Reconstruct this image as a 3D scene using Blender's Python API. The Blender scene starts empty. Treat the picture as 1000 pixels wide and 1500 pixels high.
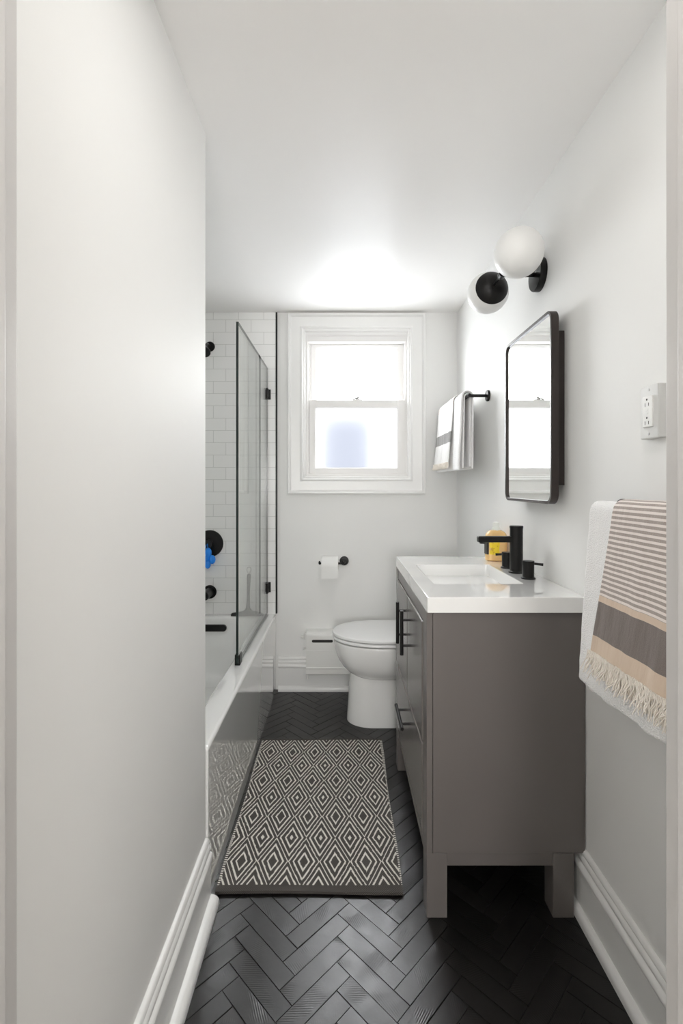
import bpy, bmesh, math, random
from mathutils import Vector, Matrix
random.seed(7)
PI = math.pi
SC = bpy.context.scene
COL = SC.collection
H = 1.2215            # camera height
D = 2.85            # back wall
XR = 0.690          # right wall
XL = -0.396         # left wall
YE = 1.393          # where the left wall ends
ZC = 2.247          # ceiling
XT = -1.14          # far side of the tub alcove
YD = 0.556          # bathroom face of the door wall

# ------------------------------------------------------------------ node helpers
def new_mat(name):
    m = bpy.data.materials.new(name); m.use_nodes = True
    nt = m.node_tree; nt.nodes.clear()
    out = nt.nodes.new('ShaderNodeOutputMaterial')
    return m, nt, out
def N(nt, typ, **kw):
    n = nt.nodes.new(typ)
    for k, v in kw.items():
        if k in n.inputs: n.inputs[k].default_value = v
        else: setattr(n, k, v)
    return n
def L(nt, a, b): nt.links.new(a, b)
def math_n(nt, op, a, b=None, c=None, clamp=False):
    n = nt.nodes.new('ShaderNodeMath'); n.operation = op; n.use_clamp = clamp
    for i, v in enumerate((a, b, c)):
        if v is None: continue
        if hasattr(v, 'is_linked'): L(nt, v, n.inputs[i])
        else: n.inputs[i].default_value = v
    return n.outputs[0]
def mixc(nt, fac, a, b):
    n = nt.nodes.new('ShaderNodeMix'); n.data_type = 'RGBA'
    for sock, v in ((n.inputs[0], fac), (n.inputs[6], a), (n.inputs[7], b)):
        if hasattr(v, 'is_linked'): L(nt, v, sock)
        else: sock.default_value = v if not isinstance(v, tuple) or len(v) == 4 else (*v, 1)
    return n.outputs[2]
def coords(nt, kind='Object', scale=None):
    t = nt.nodes.new('ShaderNodeTexCoord')
    if scale is None: return t.outputs[kind]
    mp = N(nt, 'ShaderNodeMapping'); mp.inputs['Scale'].default_value = scale
    L(nt, t.outputs[kind], mp.inputs[0]); return mp.outputs[0]
def bump(nt, height, strength, dist=0.001):
    b = N(nt, 'ShaderNodeBump', Strength=strength, Distance=dist)
    L(nt, height, b.inputs['Height']); return b.outputs[0]
def principled(nt, out, color, rough=.5, metal=0, spec=.5, coat=0, normal=None, coat_rough=.05, sheen=0):
    p = N(nt, 'ShaderNodeBsdfPrincipled')
    if hasattr(color, 'is_linked'): L(nt, color, p.inputs['Base Color'])
    else: p.inputs['Base Color'].default_value = (*color[:3], 1)
    if hasattr(rough, 'is_linked'): L(nt, rough, p.inputs['Roughness'])
    else: p.inputs['Roughness'].default_value = rough
    p.inputs['Metallic'].default_value = metal
    p.inputs['Specular IOR Level'].default_value = spec
    p.inputs['Coat Weight'].default_value = coat
    p.inputs['Coat Roughness'].default_value = coat_rough
    p.inputs['Sheen Weight'].default_value = sheen
    if normal is not None: L(nt, normal, p.inputs['Normal'])
    L(nt, p.outputs[0], out.inputs[0]); return p
def simple(name, color, rough=.5, metal=0, spec=.5, coat=0, coat_ior=1.5, nscale=None, nstr=.1, ndist=.001, vary=0, sheen=0, coat_rough=.05, rvary=0):
    m, nt, out = new_mat(name)
    co = coords(nt); normal = None; col = color; r = rough
    if nscale:
        nz = N(nt, 'ShaderNodeTexNoise', Scale=nscale, Detail=4.0); L(nt, co, nz.inputs[0])
        normal = bump(nt, nz.outputs[0], nstr, ndist)
    if vary:
        nz2 = N(nt, 'ShaderNodeTexNoise', Scale=6.0, Detail=3.0); L(nt, co, nz2.inputs[0])
        col = mixc(nt, nz2.outputs[0], tuple(c*(1-vary) for c in color), tuple(min(1, c*(1+vary)) for c in color))
    if rvary:
        nz3 = N(nt, 'ShaderNodeTexNoise', Scale=9.0, Detail=3.0); L(nt, co, nz3.inputs[0])
        r = math_n(nt, 'MULTIPLY_ADD', nz3.outputs[0], rvary*2, rough-rvary)
    p = principled(nt, out, col, r, metal, spec, coat, normal, coat_rough, sheen)
    p.inputs['Coat IOR'].default_value = coat_ior
    return m

M = {}
M['wall'] = simple('wall_paint', (.82, .82, .81), .58, spec=.28, nscale=160, nstr=.06, ndist=.0006)
M['hall'] = simple('hall_paint', (.45, .45, .44), .6, nscale=160, nstr=.06, ndist=.0006)
M['ceil'] = simple('ceiling_paint', (.90, .89, .88), .40, spec=.5, nscale=90, nstr=.05, ndist=.0006)
M['trim'] = simple('trim_paint', (.81, .81, .80), .30, nscale=35, nstr=.08, ndist=.001)
M['jamb'] = simple('darkened_jamb_paint', (.60, .585, .575), .40, nscale=60, nstr=.25, ndist=.001, vary=.02)  # scuffed trim paint, shade put into the colour to offset the hall light
M['sash'] = simple('sash_paint', (.80, .79, .78), .35, nscale=35, nstr=.08, ndist=.001)
M['enamel'] = simple('tub_enamel', (.80, .80, .79), .04, spec=.8, coat=1, coat_ior=1.8, coat_rough=.02, vary=.01)
M['ceramic'] = simple('toilet_ceramic', (.82, .82, .81), .12, coat=.4, vary=.01)
M['lidplastic'] = simple('seat_plastic', (.86, .86, .86), .22, vary=.01)
M['sinktop'] = simple('sink_ceramic', (.84, .84, .83), .05, spec=.6, coat=1, coat_rough=.02, vary=.01)
M['black'] = simple('matte_black_metal', (.006, .0055, .0055), .34, metal=0, spec=.28, nscale=300, nstr=.02)
M['mirrorframe'] = simple('dark_bronze_metal', (.035, .027, .025), .35, metal=.3, nscale=200, nstr=.02)
M['cab'] = simple('taupe_cabinet_paint', (.132, .119, .112), .28, spec=.5, nscale=40, nstr=.01, vary=.02)
M['front'] = simple('taupe_front_lacquer', (.132, .119, .112), .26, spec=.55, nscale=20, nstr=.004, vary=.02)
M['cabin'] = simple('cabinet_gap', (.02, .018, .017), .7, vary=.02)
M['opal'] = simple('opal_glass', (.86, .86, .85), .35, coat=.0, vary=.01)
M['chrome'] = simple('chrome', (.7, .7, .7), .12, metal=1, nscale=50, nstr=.01)
M['steel'] = simple('dull_steel', (.35, .34, .33), .35, metal=1, nscale=60, nstr=.02)
M['rubber'] = simple('black_rubber', (.015, .015, .015), .5, nscale=80, nstr=.05)
M['paper'] = simple('toilet_paper', (.84, .84, .83), .9, nscale=220, nstr=.2, ndist=.001)
M['card'] = simple('cardboard', (.42, .33, .24), .9, nscale=60, nstr=.1)
M['plate'] = simple('outlet_plate', (.66, .66, .65), .35, nscale=60, nstr=.02)
M['device'] = simple('outlet_device', (.86, .86, .85), .3, nscale=60, nstr=.02)
M['slot'] = simple('dark_slot', (.02, .018, .018), .8, nscale=60, nstr=.02)
M['blue'] = simple('blue_plastic', (.008, .23, .82), .3, spec=.5, vary=.25)
M['heater'] = simple('heater_enamel', (.80, .80, .78), .35, nscale=60, nstr=.03)
M['duct'] = simple('bluegrey_siding', (.006, .008, .013), .9, spec=.1, vary=.2)
M['neck'] = simple('bottle_cap', (.82, .84, .80), .3, vary=.02)
M['liquid'] = simple('amber_soap', (.86, .56, .24), .12, coat=.5, vary=.08)
M['darklabel'] = simple('label_dark_band', (.03, .025, .02), .5, vary=.1)
M['glassedge'] = simple('glass_edge', (.002, .010, .007), .12, vary=.2)

def mat_label():
    m, nt, out = new_mat('yellow_label')
    co = coords(nt)
    w = N(nt, 'ShaderNodeTexNoise', Scale=70.0, Detail=2.0); L(nt, co, w.inputs[0])
    f = math_n(nt, 'GREATER_THAN', w.outputs[0], .60)
    principled(nt, out, mixc(nt, f, (.88, .66, .03), (.70, .45, .03)), .4)
    return m
M['label'] = mat_label()

def mat_mirror():
    m, nt, out = new_mat('mirror_glass')
    g = N(nt, 'ShaderNodeBsdfGlossy', Roughness=.0)
    g.inputs['Color'].default_value = (.90, .91, .90, 1)
    L(nt, g.outputs[0], out.inputs[0]); return m
M['mirror'] = mat_mirror()

def mat_clear(name, tint):
    m, nt, out = new_mat(name)
    geo = nt.nodes.new('ShaderNodeNewGeometry')
    dp = N(nt, 'ShaderNodeVectorMath', operation='DOT_PRODUCT')
    L(nt, geo.outputs['Incoming'], dp.inputs[0]); L(nt, geo.outputs['Normal'], dp.inputs[1])
    c = math_n(nt, 'ABSOLUTE', dp.outputs['Value'])
    f5 = math_n(nt, 'POWER', math_n(nt, 'SUBTRACT', 1, c, clamp=True), 5)
    F = math_n(nt, 'MULTIPLY_ADD', f5, .96, .04)
    tr = N(nt, 'ShaderNodeBsdfTransparent'); tr.inputs[0].default_value = (*tint, 1)
    gl = N(nt, 'ShaderNodeBsdfGlossy', Roughness=.0)
    mx = nt.nodes.new('ShaderNodeMixShader')
    L(nt, F, mx.inputs[0]); L(nt, tr.outputs[0], mx.inputs[1]); L(nt, gl.outputs[0], mx.inputs[2])
    L(nt, mx.outputs[0], out.inputs[0]); return m
M['screen'] = mat_clear('shower_glass', (.985, .997, .990))
M['pane'] = mat_clear('window_glass', (.98, .985, .98))

def mat_frost():
    m, nt, out = new_mat('frosted_glass')
    co = coords(nt)
    vz = N(nt, 'ShaderNodeTexNoise', Scale=160.0, Detail=1.0); L(nt, co, vz.inputs[0])
    nrm = bump(nt, vz.outputs[0], .12, .001)
    r = N(nt, 'ShaderNodeBsdfRefraction', Roughness=.34, IOR=1.25); r.inputs[0].default_value = (.97, .97, .98, 1)
    L(nt, nrm, r.inputs['Normal'])
    t = N(nt, 'ShaderNodeBsdfTranslucent'); t.inputs[0].default_value = (.9, .9, .92, 1)
    mx = nt.nodes.new('ShaderNodeMixShader'); mx.inputs[0].default_value = .03
    L(nt, r.outputs[0], mx.inputs[1]); L(nt, t.outputs[0], mx.inputs[2])
    L(nt, mx.outputs[0], out.inputs[0]); return m
M['frost'] = mat_frost()

def mat_tile(name, axis, shift_x, shift_z):
    m, nt, out = new_mat(name)
    co = coords(nt)
    sp = N(nt, 'ShaderNodeSeparateXYZ'); L(nt, co, sp.inputs[0])
    cb = N(nt, 'ShaderNodeCombineXYZ')
    L(nt, math_n(nt, 'ADD', sp.outputs[axis], shift_x), cb.inputs[0])
    L(nt, math_n(nt, 'ADD', sp.outputs[2], shift_z), cb.inputs[1])
    br = N(nt, 'ShaderNodeTexBrick'); br.offset = .5; br.offset_frequency = 2
    L(nt, cb.outputs[0], br.inputs['Vector'])
    br.inputs['Scale'].default_value = 1; br.inputs['Mortar Size'].default_value = .0014
    br.inputs['Mortar Smooth'].default_value = .3; br.inputs['Bias'].default_value = 0
    br.inputs['Brick Width'].default_value = .15; br.inputs['Row Height'].default_value = .0731
    br.inputs['Color1'].default_value = (.89, .89, .88, 1); br.inputs['Color2'].default_value = (.87, .87, .86, 1)
    br.inputs['Mortar'].default_value = (.62, .62, .61, 1)
    inv = math_n(nt, 'SUBTRACT', 1, br.outputs['Fac'])
    principled(nt, out, br.outputs['Color'], .16, normal=bump(nt, inv, .5, .0012))
    return m
M['tile'] = mat_tile('white_subway_tile', 0, .762 + 1.5, -1.690 + 24*.0731)
M['tile_side'] = mat_tile('white_subway_tile_side', 1, 0, -1.690 + 24*.0731)

def mat_floor():
    m, nt, out = new_mat('black_herringbone_tile')
    at = nt.nodes.new('ShaderNodeAttribute'); at.attribute_name = 'tile_rnd'
    r = at.outputs['Fac']
    uv = coords(nt, 'UV')
    n1 = N(nt, 'ShaderNodeTexNoise', Scale=28.0, Detail=5.0); L(nt, uv, n1.inputs[0])
    tone = math_n(nt, 'MULTIPLY_ADD', n1.outputs[0], .6, math_n(nt, 'MULTIPLY', r, .5))
    col = mixc(nt, tone, (.003, .0027, .0026), (.012, .0105, .010))
    # combed ridges on parts of some tiles
    wv = N(nt, 'ShaderNodeTexWave', Scale=62.0, Distortion=1.5); wv.inputs['Detail'].default_value = 2.0
    wv.inputs['Detail Scale'].default_value = .3
    L(nt, uv, wv.inputs[0])
    n2 = N(nt, 'ShaderNodeTexNoise', Scale=11.0, Detail=1.0); L(nt, uv, n2.inputs[0])
    mk = math_n(nt, 'MULTIPLY', math_n(nt, 'SUBTRACT', n2.outputs[0], .5), 9, clamp=True)
    hgt = math_n(nt, 'MULTIPLY_ADD', math_n(nt, 'MULTIPLY', wv.outputs['Fac'], mk), .30, math_n(nt, 'MULTIPLY', n1.outputs[0], .8))
    rough = math_n(nt, 'MULTIPLY_ADD', n1.outputs[0], .18, .24)
    principled(nt, out, col, rough, spec=.52, normal=bump(nt, hgt, .45, .0018))
    return m
M['floor'] = mat_floor()
M['grout'] = simple('dark_grout', (.055, .047, .042), .85, nscale=200, nstr=.3)
M['hallfloor'] = simple('hall_floor', (.50, .46, .42), .5, vary=.1)

def mat_rug(cx, cy, x0, x1, y0, y1):
    """diamond flat weave in object coordinates (object origin at the world origin)"""
    m, nt, out = new_mat('diamond_flatweave')
    co = coords(nt)
    nz = N(nt, 'ShaderNodeTexNoise', Scale=60.0, Detail=1.0); L(nt, co, nz.inputs[0])
    sp = N(nt, 'ShaderNodeSeparateXYZ'); L(nt, co, sp.inputs[0])
    # snap to the weave so that diagonals get stepped edges
    def snap(v, s): return math_n(nt, 'MULTIPLY', math_n(nt, 'ROUND', math_n(nt, 'DIVIDE', v, s)), s)
    X = math_n(nt, 'ADD', snap(sp.outputs[0], .0016), math_n(nt, 'MULTIPLY_ADD', nz.outputs[0], .003, -.0015))
    Y = snap(sp.outputs[1], .0034)
    px, py = .1002, .211
    def cell(ox, oy):
        u = math_n(nt, 'SUBTRACT', math_n(nt, 'FRACT', math_n(nt, 'ADD', math_n(nt, 'DIVIDE', math_n(nt, 'SUBTRACT', X, cx+ox), px), 50.5)), .5)
        v = math_n(nt, 'SUBTRACT', math_n(nt, 'FRACT', math_n(nt, 'ADD', math_n(nt, 'DIVIDE', math_n(nt, 'SUBTRACT', Y, cy+oy), py), 50.5)), .5)
        return math_n(nt, 'MULTIPLY', math_n(nt, 'ADD', math_n(nt, 'ABSOLUTE', u), math_n(nt, 'ABSOLUTE', v)), 2)
    ra = cell(0, 0); rb = cell(px/2, py/2)
    inA = math_n(nt, 'LESS_THAN', ra, 1.0)
    def ring(r, c, w): return math_n(nt, 'LESS_THAN', math_n(nt, 'ABSOLUTE', math_n(nt, 'SUBTRACT', r, c)), w)
    A = ring(ra, .34, .055)
    for c in (.68, .985): A = math_n(nt, 'MAXIMUM', A, ring(ra, c, .055))
    B = ring(rb, .05, .075)
    for c in (.42, .76): B = math_n(nt, 'MAXIMUM', B, ring(rb, c, .055))
    white = math_n(nt, 'ADD', math_n(nt, 'MULTIPLY', A, inA), math_n(nt, 'MULTIPLY', B, math_n(nt, 'SUBTRACT', 1, inA)), clamp=True)
    # plain hems at both ends
    inside = math_n(nt, 'MULTIPLY', math_n(nt, 'GREATER_THAN', Y, y0+.026), math_n(nt, 'LESS_THAN', Y, y1-.012))
    white = math_n(nt, 'MULTIPLY', white, inside)
    # overcast edges
    ed = math_n(nt, 'MAXIMUM', math_n(nt, 'LESS_THAN', sp.outputs[0], x0+.006), math_n(nt, 'GREATER_THAN', sp.outputs[0], x1-.006))
    st = math_n(nt, 'GREATER_THAN', math_n(nt, 'FRACT', math_n(nt, 'DIVIDE', sp.outputs[1], .009)), .5)
    edw = math_n(nt, 'MULTIPLY', math_n(nt, 'MULTIPLY', ed, st), inside)
    white = math_n(nt, 'MAXIMUM', math_n(nt, 'MULTIPLY', white, math_n(nt, 'SUBTRACT', 1, ed)), edw)
    # fine weave flecks
    ck = N(nt, 'ShaderNodeTexChecker', Scale=300.0); L(nt, co, ck.inputs[0])
    dark = mixc(nt, ck.outputs['Fac'], (.042, .037, .033), (.085, .077, .070))
    col = mixc(nt, white, dark, (.74, .72, .66))
    hgt = math_n(nt, 'ADD', math_n(nt, 'MULTIPLY', ck.outputs['Fac'], .4), white)
    principled(nt, out, col, .9, spec=.2, normal=bump(nt, hgt, .5, .001), sheen=.1)
    return m

def mat_terry():
    m, nt, out = new_mat('white_terry')
    co = coords(nt)
    vz = N(nt, 'ShaderNodeTexVoronoi', Scale=330.0); L(nt, co, vz.inputs['Vector'])
    nz = N(nt, 'ShaderNodeTexNoise', Scale=45.0, Detail=4.0); L(nt, co, nz.inputs[0])
    hgt = math_n(nt, 'ADD', math_n(nt, 'MULTIPLY', vz.outputs['Distance'], -.8), nz.outputs[0])
    principled(nt, out, (.91, .905, .905), .95, spec=.15, normal=bump(nt, hgt, .7, .003), sheen=.3)
    return m
M['terry'] = mat_terry()

def mat_striped(name, ends, period, cream, dark, stripes):
    """UV: u along the bar, v = metres down the front from the top"""
    e_stripe, e_tan, e_dark = ends
    m, nt, out = new_mat(name)
    uv = coords(nt, 'UV'); sp = N(nt, 'ShaderNodeSeparateXYZ'); L(nt, uv, sp.inputs[0])
    nz = N(nt, 'ShaderNodeTexNoise', Scale=40.0, Detail=3.0); L(nt, uv, nz.inputs[0])
    fine = N(nt, 'ShaderNodeTexNoise', Scale=500.0, Detail=2.0); L(nt, uv, fine.inputs[0])
    v = sp.outputs[1]
    av = math_n(nt, 'ABSOLUTE', v)
    s = math_n(nt, 'GREATER_THAN', math_n(nt, 'FRACT', math_n(nt, 'DIVIDE', math_n(nt, 'ADD', v, 2.0), period)), .46)
    s = math_n(nt, 'MULTIPLY', s, math_n(nt, 'LESS_THAN', av, e_stripe))
    bd = math_n(nt, 'MULTIPLY', math_n(nt, 'GREATER_THAN', av, e_tan), math_n(nt, 'LESS_THAN', av, e_dark))
    fl = math_n(nt, 'MULTIPLY_ADD', fine.outputs[0], .9, .1, clamp=True)
    base = mixc(nt, math_n(nt, 'GREATER_THAN', av, e_stripe), (.84, .77, .73), cream)
    col = mixc(nt, math_n(nt, 'MULTIPLY', s, math_n(nt, 'MULTIPLY_ADD', fine.outputs[0], .5, .55, clamp=True)), base, stripes)
    bandc = mixc(nt, fl, tuple(c*.75 for c in dark), tuple(c*1.7 for c in dark))
    col = mixc(nt, bd, col, bandc)
    wv = N(nt, 'ShaderNodeTexWave', Scale=260.0, Distortion=1.0); L(nt, uv, wv.inputs[0])
    mp = N(nt, 'ShaderNodeMapping'); mp.inputs['Scale'].default_value = (34, 7, 1); mp.inputs['Rotation'].default_value = (0, 0, .12); L(nt, uv, mp.inputs[0])
    wr = N(nt, 'ShaderNodeTexNoise', Scale=1.0, Detail=4.0); L(nt, mp.outputs[0], wr.inputs[0])
    wb = bump(nt, wr.outputs[0], .6, .012)
    b2 = N(nt, 'ShaderNodeBump', Strength=.35, Distance=.001); L(nt, math_n(nt, 'ADD', wv.outputs['Fac'], fine.outputs[0]), b2.inputs['Height']); L(nt, wb, b2.inputs['Normal'])
    principled(nt, out, col, .9, spec=.15, normal=b2.outputs[0], sheen=.15)
    return m
M['striped'] = mat_striped('striped_cotton', (.190, .204, .282), .0112, (.70, .56, .44), (.160, .135, .124), (.30, .245, .215))
M['striped_sunlit'] = mat_striped('sunlit_striped_cotton', (.02, .150, .205), .0112, (.86, .85, .84), (.20, .195, .19), (.7, .69, .68))  # paler copy of the striped cotton, sunlight washout put into its colours
M['fringe'] = simple('cream_fringe', (.86, .81, .74), .9, nscale=200, nstr=.3)

# ------------------------------------------------------------------ mesh helpers
class MB:
    def __init__(s): s.bm = bmesh.new(); s.uv = None
    def box(s, x0, x1, y0, y1, z0, z1, bev=0, seg=2, mi=0, rot=None):
        mt = Matrix.Translation(((x0+x1)/2, (y0+y1)/2, (z0+z1)/2))
        if rot is not None: mt = mt @ rot
        mt = mt @ Matrix.Diagonal((abs(x1-x0), abs(y1-y0), abs(z1-z0), 1))
        r = bmesh.ops.create_cube(s.bm, size=1, matrix=mt)
        vs = r['verts']; fs = {f for v in vs for f in v.link_faces}
        for f in fs: f.material_index = mi
        if bev:
            es = list({e for v in vs for e in v.link_edges})
            r2 = bmesh.ops.bevel(s.bm, geom=es, offset=bev, segments=seg, profile=.5, affect='EDGES', clamp_overlap=True)
            for f in r2['faces']: f.material_index = mi
        return s
    def loft(s, rings, cap0=True, cap1=True, closed=True, mi=0):
        vr = [[s.bm.verts.new(p) for p in r] for r in rings]
        n = len(vr[0])
        for a, b in zip(vr[:-1], vr[1:]):
            for i in range(n if closed else n-1):
                j = (i+1) % n
                try: s.bm.faces.new((a[i], a[j], b[j], b[i])).material_index = mi
                except ValueError: pass
        if cap0: s.bm.faces.new(list(reversed(vr[0]))).material_index = mi
        if cap1: s.bm.faces.new(vr[-1]).material_index = mi
        return s
    def lathe(s, prof, origin, axis=(0, 0, 1), n=32, mi=0):
        """prof: (radius, height along axis)"""
        ax = Vector(axis).normalized(); q = Vector((0, 0, 1)).rotation_difference(ax); o = Vector(origin)
        rings = []
        for r, h in prof:
            r = max(r, 1e-5)
            rings.append([o + q @ Vector((r*math.cos(2*PI*i/n), r*math.sin(2*PI*i/n), h)) for i in range(n)])
        return s.loft(rings, True, True, mi=mi)
    def cyl(s, p0, p1, r, n=24, bev=.0, r1=None, mi=0):
        p0 = Vector(p0); p1 = Vector(p1); h = (p1-p0).length; r1 = r if r1 is None else r1
        b = min(bev, h*.45, r*.9)
        if b > 0:
            pr = [(r-b, 0), (r-b*.3, b*.3), (r, b), (r1, h-b), (r1-b*.3, h-b*.3), (r1-b, h)]
        else: pr = [(r, 0), (r1, h)]
        return s.lathe(pr, p0, p1-p0, n, mi)
    def tube(s, pts, r, n=10, mi=0, cap=True):
        pts = [Vector(p) for p in pts]; rings = []
        rs = r if isinstance(r, (list, tuple)) else [r]*len(pts)
        up = None
        for i, p in enumerate(pts):
            t = (pts[min(i+1, len(pts)-1)] - pts[max(i-1, 0)]).normalized()
            if up is None:
                up = Vector((0, 0, 1)) if abs(t.z) < .9 else Vector((1, 0, 0))
            a = t.cross(up).normalized(); b = a.cross(t).normalized(); up = b
            rings.append([p + rs[i]*(math.cos(2*PI*k/n)*a + math.sin(2*PI*k/n)*b) for k in range(n)])
        return s.loft(rings, cap, cap, mi=mi)
    def sphere(s, c, r, scale=(1, 1, 1), mi=0, u=24, v=14):
        mt = Matrix.Translation(c) @ Matrix.Diagonal((r*scale[0], r*scale[1], r*scale[2], 1))
        rr = bmesh.ops.create_uvsphere(s.bm, u_segments=u, v_segments=v, radius=1, matrix=mt)
        for f in {f for vv in rr['verts'] for f in vv.link_faces}: f.material_index = mi
        return s
    def build(s, name, mats, parent=None, origin=None, sharp=40, recalc=True, wn=True):
        if recalc: bmesh.ops.recalc_face_normals(s.bm, faces=s.bm.faces[:])
        if parent is not None: o = Vector(parent['_o'])
        elif origin is not None: o = Vector(origin)
        else:
            xs = [v.co for v in s.bm.verts]
            o = Vector(((min(v.x for v in xs)+max(v.x for v in xs))/2, (min(v.y for v in xs)+max(v.y for v in xs))/2, min(v.z for v in xs)))
        bmesh.ops.translate(s.bm, verts=s.bm.verts[:], vec=-o)
        me = bpy.data.meshes.new(name); s.bm.to_mesh(me); s.bm.free()
        for m in (mats if isinstance(mats, (list, tuple)) else [mats]): me.materials.append(m)
        for p in me.polygons: p.use_smooth = True
        me.set_sharp_from_angle(angle=math.radians(sharp))
        ob = bpy.data.objects.new(name, me); COL.objects.link(ob)
        if wn:
            md = ob.modifiers.new('weighted_normals', 'WEIGHTED_NORMAL'); md.keep_sharp = True; md.weight = 50
        ob['_o'] = tuple(o)
        if parent is not None: ob.parent = parent
        else: ob.location = o
        return ob

def tag(o, label, cat, group=None, kind=None):
    o['label'] = label; o['category'] = cat
    if group: o['group'] = group
    if kind: o['kind'] = kind
    return o
def thing(name, loc, label, cat, group=None, kind=None):
    e = bpy.data.objects.new(name, None); COL.objects.link(e); e.location = loc; e.empty_display_size = .05
    e['_o'] = tuple(loc)
    return tag(e, label, cat, group, kind)
def struct(o, label, cat):
    o['kind'] = 'structure'; o['label'] = label; o['category'] = cat; return o
def rrect(x0, x1, y0, y1, r, n=6):
    pts = []
    for cx, cy, a0 in ((x1-r, y1-r, 0), (x0+r, y1-r, PI/2), (x0+r, y0+r, PI), (x1-r, y0+r, 1.5*PI)):
        for i in range(n+1):
            a = a0 + PI/2*i/n
            pts.append((cx+r*math.cos(a), cy+r*math.sin(a)))
    return pts
def sweep_profile(mb, prof, p0, p1, nrm, mi=0):
    """prof (offset from the wall, z) swept from p0 to p1 on the floor; nrm = direction into the room"""
    nrm = Vector(nrm)
    rings = [[Vector(p) + nrm*a + Vector((0, 0, z)) for a, z in prof] for p in (p0, p1)]
    mb.loft(rings, mi=mi)

# ------------------------------------------------------------------ room shell
WO = (0, 0, 0)
b = MB().box(-1.3, 1.3, -2.5, .50, -.12, -.003, mi=1)
b.box(-1.3, .80, .50, 3.0, -.12, -.0035, mi=2)
W_, L_ = .0489, .1956
O2 = Vector((-.0119, 1.3616)); ea = Vector((1, -1))/math.sqrt(2); eb = Vector((1, 1))/math.sqrt(2)
g = .0006; ch = .0006
uvl = b.bm.loops.layers.uv.new('UVMap'); rnd = b.bm.faces.layers.float.new('tile_rnd')
def add_tile(a0, a1, b0, b1, long_a):
    c = O2 + ea*(a0+a1)/2 + eb*(b0+b1)/2
    if not (-.52 < c.x < .80 and .58 < c.y < 2.96): return
    top = []; bot = []
    dz = random.uniform(-.0005, .0005)
    for (sa, sb) in ((0, 0), (1, 0), (1, 1), (0, 1)):
        aa = (a0+g) if sa == 0 else (a1-g); bb = (b0+g) if sb == 0 else (b1-g)
        at = aa + (ch if sa == 0 else -ch); bt = bb + (ch if sb == 0 else -ch)
        p = O2 + ea*at + eb*bt; q = O2 + ea*aa + eb*bb
        top.append(b.bm.verts.new((p.x, p.y, dz + random.uniform(-.0003, .0003)))); bot.append(b.bm.verts.new((q.x, q.y, -.004)))
    fs = [b.bm.faces.new(top)] + [b.bm.faces.new((bot[i], bot[(i+1) % 4], top[(i+1) % 4], top[i])) for i in range(4)]
    rv = random.random(); ang = random.choice((0, PI/2, .6, -.5, 1.1)) + random.uniform(-.15, .15); off = (random.uniform(0, 50), random.uniform(0, 50))
    for f in fs:
        f[rnd] = rv; f.material_index = 0
        for lp in f.loops:
            x, y = lp.vert.co.x - c.x, lp.vert.co.y - c.y
            lp[uvl].uv = (x*math.cos(ang)-y*math.sin(ang)+off[0], x*math.sin(ang)+y*math.cos(ang)+off[1])
for k in range(-60, 61):
    for m_ in range(-8, 9):
        ao, bo = k*W_ + m_*L_, -k*W_ + m_*L_
        add_tile(ao, ao+L_, bo, bo+W_, True)
        add_tile(ao, ao+W_, bo-L_, bo, False)
struct(b.build('floor', [M['floor'], M['hallfloor'], M['grout']], origin=WO, recalc=False), 'black herringbone tiled bathroom floor', 'floor')

struct(MB().box(-1.45, 1.45, -2.5, 3.0, ZC, ZC+.12).build('ceiling', M['ceil'], origin=WO), 'plain white painted ceiling', 'ceiling')
struct(MB().box(XR, XR+.12, YD-.1, D+.14, -.1, ZC).build('wall_right', M['wall'], origin=WO), 'white wall carrying the mirror and sconce', 'wall')
# left: a block of wall that ends where the tub alcove begins
struct(MB().box(XT-.12, XL, YD-.1, YE, -.1, ZC, bev=.003, seg=1).build('wall_left', M['wall'], origin=WO), 'blank white wall in the left foreground, ending at the tub', 'wall')
struct(MB().box(XT-.12, XT, YE, D+.14, -.1, ZC).box(XT, XT+.008, YE, D, .45, ZC, mi=1).build('wall_alcove', [M['wall'], M['tile_side']], origin=WO), 'tiled long wall of the tub alcove', 'wall')
# back wall around the window opening
OX0, OX1, OZ0, OZ1 = -.212, .394, 1.262, 2.120
b = MB().box(XT-.12, OX0, D, D+.14, -.1, ZC).box(OX1, XR+.12, D, D+.14, -.1, ZC)
b.box(OX0, OX1, D, D+.14, -.1, OZ0).box(OX0, OX1, D, D+.14, OZ1, ZC)
struct(b.build('wall_back', M['wall'], origin=WO), 'white back wall with the window', 'wall')
struct(MB().box(XT, -.392, D-.009, D, .448, ZC-.001).build('wall_tiles', M['tile'], origin=WO), 'white subway tiles on the wall behind the tub', 'wall')
struct(MB().box(-.3905, -.3815, D-.013, D, .456, ZC-.001, bev=.001, seg=1).build('trim_1', M['black'], origin=WO), 'thin black metal edge strip beside the subway tiles', 'trim')
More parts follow.
